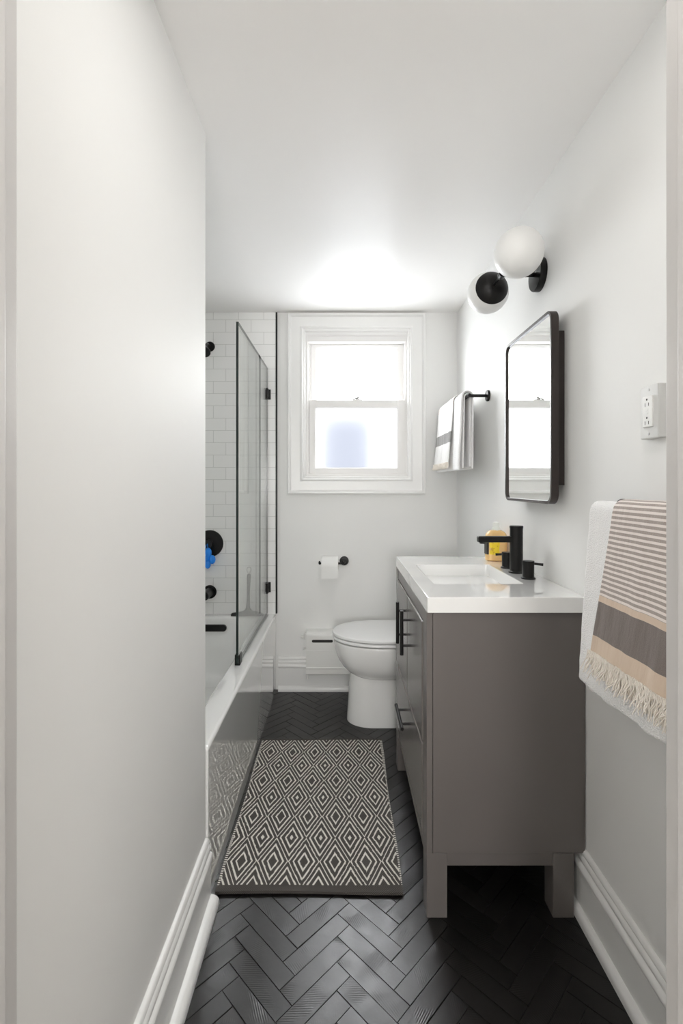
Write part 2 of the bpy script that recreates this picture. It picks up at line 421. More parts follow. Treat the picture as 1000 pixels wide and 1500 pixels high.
# wall around the doorway the camera looks through
DX = .376
b = MB().box(-1.3, -DX-.024, YD-.12, YD, -.1, ZC).box(DX+.024, 1.3, YD-.12, YD, -.1, ZC).box(-DX-.024, DX+.024, YD-.12, YD, 2.06, ZC)
struct(b.build('wall_front', M['wall'], origin=WO), 'wall around the doorway', 'wall')
def jamb(sx):
    m = MB()
    pr = []
    f = lambda x: sx*x
    # plan outline (x, y) of jamb with its stop, extruded upwards
    o = [(DX+.024, YD-.14), (DX, YD-.14), (DX, .47), (DX-.0105, .474), (DX-.012, .478), (DX-.012, .5165), (DX-.0115, .5185), (DX-.009, .520), (DX-.001, .5205), (DX, .5215), (DX, YD-.003), (DX+.001, YD-.001), (DX+.003, YD), (DX+.024, YD)]
    m.loft([[Vector((f(x), y, z)) for x, y in o] for z in (0, 2.06)])
    return m
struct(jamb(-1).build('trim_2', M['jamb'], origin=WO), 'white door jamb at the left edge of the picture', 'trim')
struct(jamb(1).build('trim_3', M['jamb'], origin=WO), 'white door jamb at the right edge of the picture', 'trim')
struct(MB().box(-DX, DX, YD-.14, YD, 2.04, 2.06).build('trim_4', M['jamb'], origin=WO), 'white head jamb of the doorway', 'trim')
struct(MB().box(-1.42, -1.3, -2.5, YD, -.1, ZC).build('wall_hall_left', M['hall'], origin=WO), 'hall wall behind the viewer, left', 'wall')
struct(MB().box(1.3, 1.42, -2.5, YD, -.1, ZC).build('wall_hall_right', M['hall'], origin=WO), 'hall wall behind the viewer, right', 'wall')
struct(MB().box(-1.42, 1.42, -2.62, -2.5, -.1, ZC).build('wall_hall_end', M['hall'], origin=WO), 'hall wall at the far end behind the viewer', 'wall')

# baseboards
def bprof(h, t, shoe):
    s = h/.19
    cap = [(t, .128), (t+.004, .131), (t+.0065, .137), (t+.006, .144), (t+.002, .149), (t-.002, .151), (t-.003, .153), (t-.001, .156),
           (t, .160), (t-.001, .166), (t-.004, .170), (t-.006, .172), (t-.006, .175), (t-.004, .179), (t-.006, .186), (t-.010, .1895)]
    sh = [(0, 0), (t+shoe, 0), (t+shoe, .010), (t+shoe*.93, .017), (t+shoe*.72, .023), (t+shoe*.4, .027), (t+.001, .029), (t, .030)]
    return sh + [(a, z*s) for a, z in cap] + [(0, .19*s)]
b = MB(); sweep_profile(b, bprof(.193, .016, .024), (XL, YD, 0), (XL, YE, 0), (1, 0, 0))
struct(b.build('baseboard_left', M['trim'], origin=WO), 'tall white baseboard along the left wall', 'baseboard')
b = MB(); sweep_profile(b, bprof(.192, .014, .016), (XR, YD, 0), (XR, D, 0), (-1, 0, 0))
struct(b.build('baseboard_right', M['trim'], origin=WO), 'tall white baseboard along the right wall', 'baseboard')
b = MB(); sweep_profile(b, bprof(.199, .018, .016), (-.374, D, 0), (XR-.02, D, 0), (0, -1, 0))
struct(b.build('baseboard_back', M['trim'], origin=WO), 'tall white baseboard under the window', 'baseboard')

# ------------------------------------------------------------------ window
def frame_loft(mb, x0, x1, z0, z1, prof, y, mi=0):
    """prof: (inset from the outer rectangle, height towards the room) -> mitred frame"""
    rings = []
    for t, h in prof:
        rings.append([Vector((x0+t, y-h, z0+t)), Vector((x1-t, y-h, z0+t)), Vector((x1-t, y-h, z1-t)), Vector((x0+t, y-h, z1-t))])
    vr = [[mb.bm.verts.new(p) for p in r] for r in rings]
    for a, c in zip(vr, vr[1:] + vr[:1]):
        for i in range(4):
            j = (i+1) % 4
            mb.bm.faces.new((a[i], a[j], c[j], c[i])).material_index = mi
win = thing('window_1', (.09, D, 1.168), 'white double-hung window with a frosted lower pane', 'window', kind='structure')
b = MB()
frame_loft(b, -.319, .497, 1.168, 2.236, [(0, 0), (0, .030), (.003, .033), (.012, .033), (.016, .029), (.021, .022), (.030, .020), (.074, .017), (.078, .021), (.084, .023), (.089, .020), (.092, .015), (.100, .013), (.102, .010), (.105, .0)], D)
b.build('casing', M['trim'], win, sharp=30)
# jamb liner, stops and stool
b = MB()
frame_loft(b, OX0, OX1, OZ0, OZ1, [(0, -.139), (0, 0), (.010, .0), (.010, -.012), (.0165, -.012), (.0165, -.055), (.024, -.055), (.024, -.139)], D)
b.box(OX0+.008, OX1-.008, D+.004, D+.052, OZ1-.045, OZ1-.004, bev=.002, seg=1)
b.box(OX0+.008, OX1-.008, D+.004, D+.052, OZ0+.004, OZ0+.026, bev=.002, seg=1)
b.build('window_jamb', M['sash'], win, sharp=30)
def sash(name, x0, x1, z0, z1, gx0, gx1, gz0, gz1, y, t):
    m = MB()
    m.box(x0, gx0, y, y+t, z0, z1, bev=.002, seg=1).box(gx1, x1, y, y+t, z0, z1, bev=.002, seg=1)
    m.box(gx0-.002, gx1+.002, y, y+t, gz1, z1, bev=.002, seg=1).box(gx0-.002, gx1+.002, y, y+t, z0, gz0, bev=.002, seg=1)
    frame_loft(m, gx0-.004, gx1+.004, gz0-.004, gz1+.004, [(0, -.014), (0, -.002), (.004, -.004), (.009, -.010), (.009, -.020), (0, -.020)], y)
    return m.build(name, M['sash'], win, sharp=30)
us = sash('upper_sash', -.187, .372, 1.695, 2.090, -.154, .337, 1.712, 2.052, D+.058, .035)
ls = sash('lower_sash', -.1945, .3845, 1.288, 1.730, -.157, .337, 1.320, 1.684, D+.014, .038)
MB().box(-.158, .341, D+.076, D+.080, 1.708, 2.056).build('pane', M['pane'], us)
MB().box(-.161, .341, D+.032, D+.036, 1.316, 1.688).build('pane', M['frost'], ls)
b = MB().box(.065, .125, D+.016, D+.050, 1.7305, 1.735, bev=.001, seg=1)
b.cyl((.095, D+.032, 1.734), (.095, D+.032, 1.744), .011, 16, .002)
b.tube([(.070, D+.020, 1.737), (.085, D+.024, 1.742), (.100, D+.030, 1.747), (.118, D+.034, 1.745)], [.003, .004, .0045, .003], 8)
b.build('sash_lock', M['steel'], ls)
for sx in (-.176, .360):
    MB().box(sx-.008, sx+.008, D+.050, D+.058, 1.735, 1.765, bev=.001, seg=1).cyl((sx, D+.050, 1.757), (sx, D+.048, 1.757), .003, 10).build('tilt_latch', M['sash'], us)

# what the frosted pane looks out on
nb = MB().box(-.92, 1.22, 13.0, 17.0, -4.0, 3.48, bev=.02, seg=1)
tag(nb.build('neighbouring_building', M['duct']), 'blurred blue-grey building outside, seen through the frosted lower window pane', 'building')

# ------------------------------------------------------------------ bathtub
def ring3(pts, z): return [Vector((x, y, z)) for x, y in pts]
TX0, TX1, TY0, TY1, TZ = XT+.009, -.389, YE+.003, D-.0095, .455
R = []
R.append(ring3(rrect(TX0, TX1, TY0, TY1, .004), 0))
R.append(ring3(rrect(TX0, TX1, TY0, TY1, .004), TZ-.012))
for a in (.3, .6, 1.0):
    e = .012*(1-math.cos(a*PI/2)); R.append(ring3(rrect(TX0+e, TX1-e, TY0+e, TY1-e, .006), TZ-.012+.012*math.sin(a*PI/2)))
ix0, ix1, iy0, iy1 = TX0+.075, -.473, TY0+.10, TY1-.058
R.append(ring3(rrect(ix0-.006, ix1+.006, iy0-.006, iy1+.006, .075), TZ))
for e, dz in ((.002, .001), (-.004, .006), (-.008, .016), (-.012, .04), (-.030, .20), (-.050, .30), (-.075, .345), (-.12, .362)):
    R.append(ring3(rrect(ix0-e, ix1+e, iy0-e, iy1+e, .08), TZ-dz))
tub = thing('bathtub', ((TX0+TX1)/2, (TY0+TY1)/2, 0), 'long white alcove bathtub with a flat glossy apron', 'bathtub')
MB().loft(R).build('tub_shell', M['enamel'], tub, sharp=50)
XF = -.782   # line of the shower fittings
b = MB()
yo = iy1-.016
b.loft([[Vector((x, yo+.012, z)) for x, z in rrect(XF-.118, XF+.118, .374, .412, .0185)], [Vector((x, yo-.010, z)) for x, z in rrect(XF-.118, XF+.118, .374, .412, .0185)],
        [Vector((x, yo-.013, z)) for x, z in rrect(XF-.115, XF+.115, .377, .409, .0155)]])
b.build('overflow_cover', M['black'], tub)

YT = D-.0085
v = thing('shower_valve', (XF, YT, .87), 'round black shower valve plate with a lever on the white tiles', 'shower valve')
MB().lathe([(.080, 0), (.080, .004), (.077, .008), (.035, .010)], (XF, YT, .872), (0, -1, 0), 48).build('valve_plate', M['black'], v)
MB().lathe([(.026, 0), (.026, .030), (.023, .034), (0, .035)], (XF, YT-.010, .872), (0, -1, 0), 32).tube([(XF, YT-.036, .872), (XF-.006, YT-.038, .862), (XF-.018, YT-.040, .79)], [.007, .007, .006], 12).build('lever', M['black'], v)
# blue hanging toy
t = thing('bath_toy', (XF, YT-.05, .735), 'bright blue lobed bath toy hanging under the round black shower valve', 'toy')
b = MB()
for (x, z, r, sx, sz) in ((.008, .826, .022, .9, 1.3), (.030, .786, .021, .95, 1.25), (-.006, .792, .022, 1, 1.1), (-.036, .790, .021, .95, 1.2), (.004, .757, .020, .9, 1.2), (-.022, .752, .017, 1, 1.1)):
    b.sphere((XF+x, YT-.062, z), r, (sx, .7, sz))
b.build('body', M['blue'], t)
MB().tube([(XF+.006, YT-.062, .84), (XF+.002, YT-.055, .862), (XF-.004, YT-.040, .880), (XF-.012, YT-.047, .862), (XF-.004, YT-.062, .838)], .0022, 8).build('loop', M['blue'], t)
v = thing('tub_spout', (XF, YT, .585), 'short round black tub spout on the tiles above the rim', 'spout')
MB().lathe([(.040, 0), (.040, .005), (.037, .008), (.020, .009)], (XF, YT, .585), (0, -1, 0), 36).build('flange', M['black'], v)
MB().lathe([(.0, 0), (.026, .0), (.026, .108), (.024, .113), (.019, .114), (.018, .108), (0, .107)], (XF, YT-.008, .585), (0, -1, 0), 32).build('barrel', M['black'], v)
v = thing('overhead_shower', (XF, YT, 2.04), 'black shower head on a bent arm, high on the white tiles', 'shower head')
MB().lathe([(.030, 0), (.030, .004), (.026, .010), (.012, .013)], (XF, YT, 2.042), (0, -1, 0), 32).build('flange', M['black'], v)
MB().tube([(XF, YT-.008, 2.042), (XF, YT-.05, 2.04), (XF, YT-.085, 2.025), (XF, YT-.105, 2.00)], .010, 12).build('arm', M['black'], v)
MB().lathe([(.012, 0), (.016, .012), (.018, .022), (.036, .038), (.038, .046), (.036, .050), (0, .050)], (XF, YT-.098, 2.013), (0, -.62, -.78), 36).build('head', M['black'], v)

# ------------------------------------------------------------------ glass screen
gs = thing('shower_screen', (-.441, 2.43, .457), 'tall frameless clear glass panel standing on the tub rim', 'shower screen')
GX0, GX1, GY0, GY1, GZ0, GZ1 = -.4465, -.4360, 2.024, YT-.010, .463, 1.912
b = MB().box(GX0, GX1, GY0, GY1, GZ0, GZ1)
b.bm.faces.ensure_lookup_table()
for f in b.bm.faces: f.material_index = 0 if abs(f.normal.x) > .5 else 1
b.build('glass_panel', [M['screen'], M['glassedge']], gs)
for z in (1.757, .613):
    b = MB().box(GX0-.006, GX1+.006, YT-.050, YT-.008, z-.030, z+.030, bev=.002, seg=1).box(GX0-.016, GX1+.016, YT-.006, YT, z-.030, z+.030, bev=.001, seg=1)
    b.box(GX0+.001, GX1-.001, YT-.010, YT-.004, z-.02, z+.02)
    b.build('wall_hinge', M['black'], gs)
b = MB().box(GX0-.006, GX0, GY0+.0, GY0+.045, .4565, .500, bev=.0015, seg=1).box(GX1, GX1+.006, GY0, GY0+.045, .4565, .500, bev=.0015, seg=1).box(GX0-.006, GX1+.006, GY0, GY0+.045, .4555, .4635, bev=.001, seg=1)
b.build('rim_clamp', M['black'], gs)
MB().box(GX0+.003, GX1-.003, GY0+.046, GY1, .4555, .4625).build('bottom_seal', M['rubber'], gs)

# squeegee
sq = thing('squeegee', (-.548, 2.79, .456), 'dark squeegee with a loop handle leaning on the tiles behind the glass', 'squeegee')
yb = 2.787
ln = lambda z: yb + (z-.456)*.13
b = MB()
pr = [(-.642, .456), (-.456, .456), (-.454, .462), (-.459, .471), (-.490, .478), (-.520, .484), (-.530, .496), (-.560, .496), (-.572, .484), (-.600, .478), (-.640, .472), (-.645, .463)]
b.loft([[Vector((x, ln(z)-.006, z)) for x, z in pr], [Vector((x, ln(z)+.006, z)) for x, z in pr]])
b.build('blade', M['rubber'], sq)
zs = [(.490, .015), (.52, .010), (.58, .0085), (.64, .010), (.67, .0115), (.690, .011), (.695, .006)]
MB().tube([(-.546, ln(z), z) for z, r in zs], [r for z, r in zs], 14).build('handle', M['rubber'], sq)
MB().tube([(-.546, ln(.69), .692), (-.552, ln(.70), .704), (-.559, ln(.715), .718), (-.555, ln(.73), .731), (-.546, ln(.735), .736), (-.537, ln(.73), .731), (-.533, ln(.715), .718), (-.540, ln(.70), .704), (-.546, ln(.69), .692)], .0023, 8).build('hanging_loop', M['steel'], sq)

# ------------------------------------------------------------------ vanity
VX0, VX1, VY0, VY1, VZB, VZT = .2400, .686, 1.3465, 2.098, .183, .8625
PW = .058
va = thing('vanity_cabinet', (.45, 1.70, 0), 'taupe grey bathroom vanity on square legs under the white sink', 'vanity')
# carcass behind the fronts
MB().box(VX0+.024, VX1-.004, VY0+.004, VY1-.004, VZB+.003, VZT-.13, bev=.001, seg=1).build('carcass', M['cabin'], va)
for (x0, x1, y0, y1, zt) in ((VX0, VX0+PW, VY0, VY0+PW, 0), (VX0, VX0+PW, VY1-PW, VY1, 0)):
    pass
def post(y0, y1):     # front leg below, narrow stile above
    m = MB().box(VX0, VX0+PW, y0, y1, .0, VZB, bev=.0015, seg=1)
    m.box(VX0, VX0+.0165, y0, y1, VZB-.002, VZT, bev=.0012, seg=1)
    return m
post(VY0, VY0+PW).build('leg', M['cab'], va)
post(VY1-PW, VY1).build('leg', M['cab'], va)
for y0 in (VY0, VY1-PW):
    MB().box(.596, .655, y0, y0+PW, 0, VZB-.001, bev=.0015, seg=1).build('leg', M['cab'], va)
for y0, y1 in ((VY0, VY0+.016), (VY1-.016, VY1)):
    MB().box(VX0+.0175, VX1, y0, y1, VZB+.0005, VZT, bev=.001, seg=1).build('side_panel', M['cab'], va)
    MB().box(VX0+PW, .597, y0+.004, y1-.001, .1445, VZB-.0005, bev=.001, seg=1).build('apron', M['cab'], va)
MB().box(VX0+.0025, VX0+.016, VY0+PW, VY1-PW, 0.8195, VZT, bev=.001, seg=1).build('top_rail', M['cab'], va)
MB().box(VX0+.0025, VX0+.022, VY0+PW, VY1-PW, .4575, .4685, bev=.0005, seg=1).build('middle_rail', M['cab'], va)
MB().box(VX0+.0025, VX0+.018, VY0+PW, VY1-PW, 0.1445, .1885, bev=.001, seg=1).build('bottom_rail', M['cab'], va)
def bar_handle(p0, p1, posts, parent):
    m = MB().cyl(p0, p1, .0062, 20, .0012)
    for p in posts: m.cyl(p, (VX0-.0025, p[1], p[2]), .0045, 14)
    return m.build('handle', M['black'], parent)
YM = (VY0+VY1)/2
HX = VX0-.033
for (y0, y1, hy) in ((VY0+PW+.003, YM-.0015, YM-.078), (YM+.0015, VY1-PW-.003, YM+.045)):
    d = MB().box(VX0-.0035, VX0+.018, y0, y1, 0.4675, .8185, bev=.0042, seg=3).build('door', M['front'], va)
    bar_handle((HX, hy, .635), (HX, hy, .788), [(HX, hy, .668), (HX, hy, .756)], d)
d = MB().box(VX0-.0035, VX0+.018, VY0+PW+.003, VY1-PW-.003, 0.1905, .459, bev=.0042, seg=3).build('drawer', M['front'], va)
bar_handle((HX, YM-.092, .387), (HX, YM+.090, .387), [(HX, YM-.055, .387), (HX, YM+.050, .387)], d)

# sink top with integrated basin
CX0, CX1, CY0, CY1, CZ = .2405, XR-.002, 1.3365, 2.103, .9066
st = thing('sink_top', (.46, 1.70, 0.8633), 'glossy white sink top with a rectangular basin on the vanity', 'sink')
BX0, BX1, BY0, BY1 = .295, .580, 1.520, 1.886
def r4(x0, x1, y0, y1, z, r=.006): return ring3(rrect(x0, x1, y0, y1, r, 4), z)
R = [r4(CX0+.012, CX1-.012, CY0+.012, CY1-.012, 0.8633), r4(CX0, CX1, CY0, CY1, 0.8633, .003), r4(CX0, CX1, CY0, CY1, CZ-.003, .003), r4(CX0+.001, CX1-.001, CY0+.001, CY1-.001, CZ-.001, .003), r4(CX0+.003, CX1-.003, CY0+.003, CY1-.003, CZ, .003),
     r4(BX0-.004, BX1+.004, BY0-.004, BY1+.004, CZ, .012), r4(BX0-.001, BX1+.001, BY0-.001, BY1+.001, CZ-.0012, .012), r4(BX0+.0012, BX1-.0012, BY0+.0012, BY1-.0012, CZ-.005, .013),
     r4(BX0+.005, BX1-.005, BY0+.005, BY1-.005, CZ-.06, .015), r4(BX0+.009, BX1-.009, BY0+.009, BY1-.009, CZ-.096, .02), r4(BX0+.016, BX1-.016, BY0+.016, BY1-.016, CZ-.106, .02), r4(BX0+.035, BX1-.035, BY0+.04, BY1-.04, CZ-.112, .03),
     r4(.425, .455, 1.69, 1.72, CZ-.115, .012)]
MB().loft(R).build('basin', M['sinktop'], st, sharp=35)
MB().lathe([(.021, 0), (.021, .002), (.016, .003), (.014, .001), (0, .001)], (.44, 1.705, CZ-.1155), (0, 0, 1), 24).build('drain', M['black'], st)

# faucet
FY = 1.712; FX = .626
fa = thing('faucet', (FX, FY, CZ), 'matte black widespread faucet with a flat spout and two lever handles', 'faucet')
MB().lathe([(.027, 0), (.027, .005), (.0225, .008), (.0225, .158), (.0235, .160), (.0235, .1665), (.0225, .168), (0, .168)], (FX, FY, CZ), n=36).build('spout_column', M['black'], fa)
b = MB().box(.487, FX-.010, FY-.014, FY+.014, CZ+.109, CZ+.1305, bev=.004, seg=3)
b.cyl((.505, FY, CZ+.112), (.505, FY, CZ+.104), .0105, 20, .001)
b.build('spout', M['black'], fa)
for hy, lv in ((1.808, (-.034, .012)), (1.603, (.038, -.014))):
    hb = MB().lathe([(.0235, 0), (.0235, .004), (.019, .007), (.019, .046), (.0195, .047), (.0195, .058), (.0185, .060), (0, .0605)], (FX, hy, CZ), n=32).build('handle', M['black'], fa)
    MB().tube([(FX+lv[0]*.25, hy+lv[1]*.25, CZ+.052), (FX+lv[0]*.8, hy+lv[1]*.8, CZ+.050), (FX+lv[0]*1.15, hy+lv[1]*1.15, CZ+.049)], [.0042, .0042, .0048], 12).build('lever', M['black'], hb)

# soap bottle
SX, SY = .642, 1.988
so = thing('soap_bottle', (SX, SY, CZ), 'clear bottle of amber hand soap with a yellow label behind the faucet', 'soap bottle')
sec = lambda w, d, z: [Vector((SX+x, SY+y, CZ+z)) for x, y in rrect(-w, w, -d, d, min(w, d)*.75, 5)]
b = MB().loft([sec(.038, .022, .0), sec(.043, .027, .004), sec(.044, .028, .05), sec(.043, .027, .098), sec(.040, .026, .110), sec(.032, .022, .120), sec(.020, .017, .127)])
b.build('bottle_body', M['liquid'], so)
MB().loft([[Vector((SX+x, SY+y, CZ+z)) for x, y in rrect(-.041, .020, -.0286, .0286, .019, 5)] for z in (.028, .088)]).build('label', M['label'], so)
MB().loft([[Vector((SX+x, SY+y, CZ+z)) for x, y in rrect(-.0444, -.034, -.024, .018, .005, 3)] for z in (.028, .088)]).build('label_band', M['darklabel'], so)
MB().lathe([(.0185, .124), (.017, .134), (.0125, .137), (.0125, .150), (.0115, .158), (.005, .160), (0, .160)], (SX, SY, CZ), n=24).build('cap', M['neck'], so)

# ------------------------------------------------------------------ mirror, sconce
mi_ = thing('wall_mirror', (.64, 1.65, 1.162), 'rectangular mirror in a thin dark metal frame above the sink', 'mirror')
MXF, MXB, MY0, MY1, MZ0, MZ1 = .635, .659, 1.448, 1.858, 1.162, 1.757
def yz(x, y0, y1, z0, z1, r, n=6): return [Vector((x, y, z)) for y, z in rrect(y0, y1, z0, z1, r, n)]
def mr(x, i): return yz(x, MY0+i, MY1-i, MZ0+i, MZ1-i, max(.032-i, .01))
b = MB()
R = [mr(MXB, .014), mr(MXB, .001), mr(MXB-.001, 0), mr(MXF+.001, 0), mr(MXF, .001), mr(MXF, .0085), mr(MXF+.001, .0095), mr(MXF+.008, .0095)]
b.loft(R, True, False).build('frame', M['mirrorframe'], mi_)
MB().loft([mr(MXF+.0095, .009), mr(MXF+.0065, .009)]).build('mirror_glass', M['mirror'], mi_)
MB().box(MXB-.001, XR-.001, MY0+.028, MY1-.02, 1.22, 1.698, bev=.001, seg=1).build('mounting_box', M['mirrorframe'], mi_)

SY0, SZ, SXG = 1.655, 1.948, .555
sc_ = thing('wall_sconce', (XR, SY0, SZ), 'black two-globe wall sconce with white glass balls above the mirror', 'wall lamp')
MB().lathe([(.056, 0), (.056, .018), (.053, .022), (.012, .024)], (XR-.0005, SY0, SZ), (-1, 0, 0), 48).build('back_plate', M['black'], sc_)
b = MB().cyl((XR-.02, SY0, SZ), (SXG, SY0, SZ), .0075, 16)
b.cyl((SXG, SY0-.013, SZ), (SXG, SY0+.013, SZ), .0125, 20, .002)
b.build('arm', M['black'], sc_)
RG = .0755
for s in (-1, 1):
    cy = SY0 + s*.157
    gl = MB().sphere((SXG, cy, SZ), RG, u=40, v=24).build('globe', M['opal'], sc_)
    # cap covers the pole facing the hub
    pr = [(RG*1.012*math.sin(a), RG*1.012*(1-math.cos(a))) for a in [math.radians(52)*i/10 for i in range(11)]]
    pr2 = [(r-.001, h+.0015) for r, h in pr[::-1]]
    MB().lathe(pr+pr2, (SXG, cy - s*RG*1.012, SZ), (0, s, 0), 48).build('cap', M['black'], gl)
    MB().cyl((SXG, SY0+s*.011, SZ), (SXG, cy-s*(RG-.003), SZ), .0055, 14).build('rod', M['black'], sc_)

# ------------------------------------------------------------------ towels
def drape(name, mat, y0, y1, bx, bz, r, lf, lb, th, flare=.0, skew=.0, amp=.004, waves=3, seed=1, ny=36, parent=None, nub=0., lbot=0., origin=None):
    """sheet hung over a bar: u along the bar, v metres down the front (negative: down the back)"""
    rs = random.Random(seed); ph = [rs.uniform(0, 6.28) for _ in range(6)]
    b = MB(); uvl = b.bm.loops.layers.uv.new('UVMap')
    vs = []
    arc = PI*r
    tot = lf + arc + lb; ns = int(tot/.011)
    grid = []; uvs = {}
    for j in range(ns+1):
        s = tot*j/ns
        row = []
        for i in range(ny+1):
            u = i/ny
            lfu = lf + lbot*(math.sin(5*u+ph[4]))*.5
            if s < lf:
                k = (lf-s)/lf
                z = bz - (lfu)*k; x = bx - r - flare*k**1.1; vd = lf-s
                n = (-1, 0)
            elif s < lf+arc:
                a = (s-lf)/r
                x = bx - r*math.cos(a); z = bz + r*math.sin(a); k = 0; vd = -(s-lf)
                n = (-math.cos(a), math.sin(a))
            else:
                k = (s-lf-arc)/lb; x = bx + r; z = bz - lb*k; vd = -(s-lf); n = (1, 0)
            kk = min(1, .15+k)
            w = amp*kk*(math.sin(waves*PI*2*u+ph[0]+1.2*k) + .5*math.sin(waves*PI*4.6*u+ph[1]-.8*k)) if s < lf+arc*.6 else amp*.4*kk*math.sin(waves*PI*2*u+ph[2])
            w += nub*rs.uniform(-1, 1)
            y = y0 + (y1-y0)*u + skew*k
            x += n[0]*w if s > lf+arc else n[0]*abs(w) - 0
            z += n[1]*abs(w)
            vtx = b.bm.verts.new((x, y, z)); row.append(vtx); uvs[vtx] = (u*abs(y1-y0), vd)
        grid.append(row)
    for j in range(ns):
        for i in range(ny):
            f = b.bm.faces.new((grid[j][i], grid[j][i+1], grid[j+1][i+1], grid[j+1][i]))
            for lp in f.loops: lp[uvl].uv = uvs[lp.vert]
    edge = [v.co.copy() for v in grid[0]]
    o = b.build(name, mat, parent, origin=origin, sharp=180, wn=False)
    md = o.modifiers.new('thickness', 'SOLIDIFY'); md.thickness = th; md.offset = 0
    sb = o.modifiers.new('smooth', 'SUBSURF'); sb.levels = 1; sb.render_levels = 1
    return o, edge
def fringe(edge, length, parent, seed, step=1, rad=.0011):
    rs = random.Random(seed); m = MB()
    for a, c in zip(edge[:-1], edge[1:]):
        for q in range(9):
            p = a.lerp(c, (q+rs.random())/9)
            ln_ = length*rs.uniform(.75, 1.1); sw = rs.uniform(-.3, .5); ox = rs.uniform(-.35, .25)
            pts = []
            for i in range(6):
                t_ = i/5
                pts.append(p + Vector((ox*ln_*t_*t_ + .002*math.sin(7*t_+sw*9) - .003, sw*ln_*t_ + .003*math.sin(9*t_+ox*20), .004 - ln_*t_)))
            m.tube(pts, [rad, rad*1.3, rad*1.1, rad*1.2, rad, rad*.7], 5)
    o = m.build('fringe', M['fringe'], parent, sharp=180); o['kind'] = 'stuff'; o['label'] = 'knotted cream fringe'
    return o
def towel_bar(name, y0, y1, bx, bz, label):
    t = thing(name, (XR, (y0+y1)/2, bz), label, 'towel bar', 'black towel bars on the right wall')
    MB().cyl((bx, y0, bz), (bx, y1, bz), .008, 18, .002).build('bar', M['black'], t)
    for y in (y0+.02, y1-.02):
        MB().lathe([(.026, 0), (.026, .007), (.024, .010), (.0075, .011), (.0075, XR-bx+.004)], (XR-.0005, y, bz), (-1, 0, 0), 30).build('bracket', M['black'], t)
    return t
# rail nearest the door
BX, BZ = .630, 1.161
towel_bar('towel_bar', .735, 1.185, BX, BZ, 'black towel bar by the door, hidden under towels beside the outlet')
wt, _ = drape('bath_towel', M['terry'], .72, 1.172, BX, BZ, .0165, .412, .36, .013, flare=.026, skew=.0, amp=.006, waves=2, seed=3, nub=.0010, lbot=.012)
tag(wt, 'thick white terry towel under the striped one, beside the vanity', 'towel', 'white terry towels')
tt, ed = drape('striped_towel', M['striped'], .70, 1.064, BX, BZ+.001, .0265, .322, .30, .004, flare=.030, skew=.030, amp=.0035, waves=2.4, seed=5)
tag(tt, 'cream and brown striped fringed cotton towel on top, beside the outlet', 'towel', 'banded cotton towels')
fringe(ed, .052, tt, 8)
# rail by the window
BX2, BZ2 = .596, 1.639
towel_bar('towel_bar', 2.222, 2.80, BX2, BZ2, 'short black towel bar on the right wall between mirror and window')
w1, _ = drape('hand_towel', M['terry'], 2.262, 2.775, BX2, BZ2, .0140, .340, .335, .009, flare=.004, amp=.003, waves=2, seed=11, nub=.0006)
tag(w1, 'folded white terry towel on the rail between mirror and window', 'towel', 'white terry towels')
oo, _ = drape('outer_fold', M['terry'], 2.255, 2.775, BX2, BZ2+.001, .0250, .350, .345, .009, flare=.012, amp=.004, waves=2, seed=12, nub=.0006, parent=w1)
s2, ed2 = drape('striped_towel', M['striped_sunlit'], 2.40, 2.77, BX2, BZ2+.002, .0335, .310, .20, .004, flare=.022, amp=.006, waves=2, seed=15)
tag(s2, 'striped cotton towel, sunlit paleness put in its colour, with grey and tan bands, draped on the rail by the window', 'towel', 'banded cotton towels')
fringe(ed2, .03, s2, 9)

# ------------------------------------------------------------------ outlet
ol = thing('wall_outlet', (XR, 1.046, 1.3215), 'white double wall socket above the towels by the door', 'outlet')
px = .671; y0, y1, z0, z1 = 1.013, 1.0745, 1.3225, 1.4385
b = MB().loft([yz(XR-.0005, y0, y1, z0, z1, .003, 3), yz(px+.002, y0, y1, z0, z1, .003, 3), yz(px, y0+.002, y1-.002, z0+.002, z1-.002, .003, 3)])
b.build('cover_plate', M['plate'], ol)
dv = MB().loft([yz(px+.002, 1.0275, 1.0605, 1.3475, 1.4145, .002, 3), yz(px-.003, 1.0275, 1.0605, 1.3475, 1.4145, .002, 3), yz(px-.004, 1.0285, 1.0595, 1.3485, 1.4135, .002, 3)]).build('receptacle', M['device'], ol)
xx = px-.0043
for zc in (1.4005, 1.3605):
    for yy, hh in ((1.0505, .004), (1.0385, .0035)): MB().box(xx, xx+.002, yy-.0008, yy+.0008, zc-hh-.004, zc+hh-.004).build('slot', M['slot'], dv)
    MB().cyl((xx, 1.0445, zc+.007), (xx+.002, 1.0445, zc+.007), .0024, 12).build('ground_hole', M['slot'], dv)
for zc in (1.378, 1.385): MB().box(xx-.0006, xx+.003, 1.0395, 1.0495, zc-.0025, zc+.0025, bev=.0004, seg=1).build('button', M['device'], dv)
for zc in (1.4285, 1.3325): MB().cyl((px-.0008, 1.044, zc), (px+.002, 1.044, zc), .0028, 14, .0004).build('screw', M['steel'], ol)

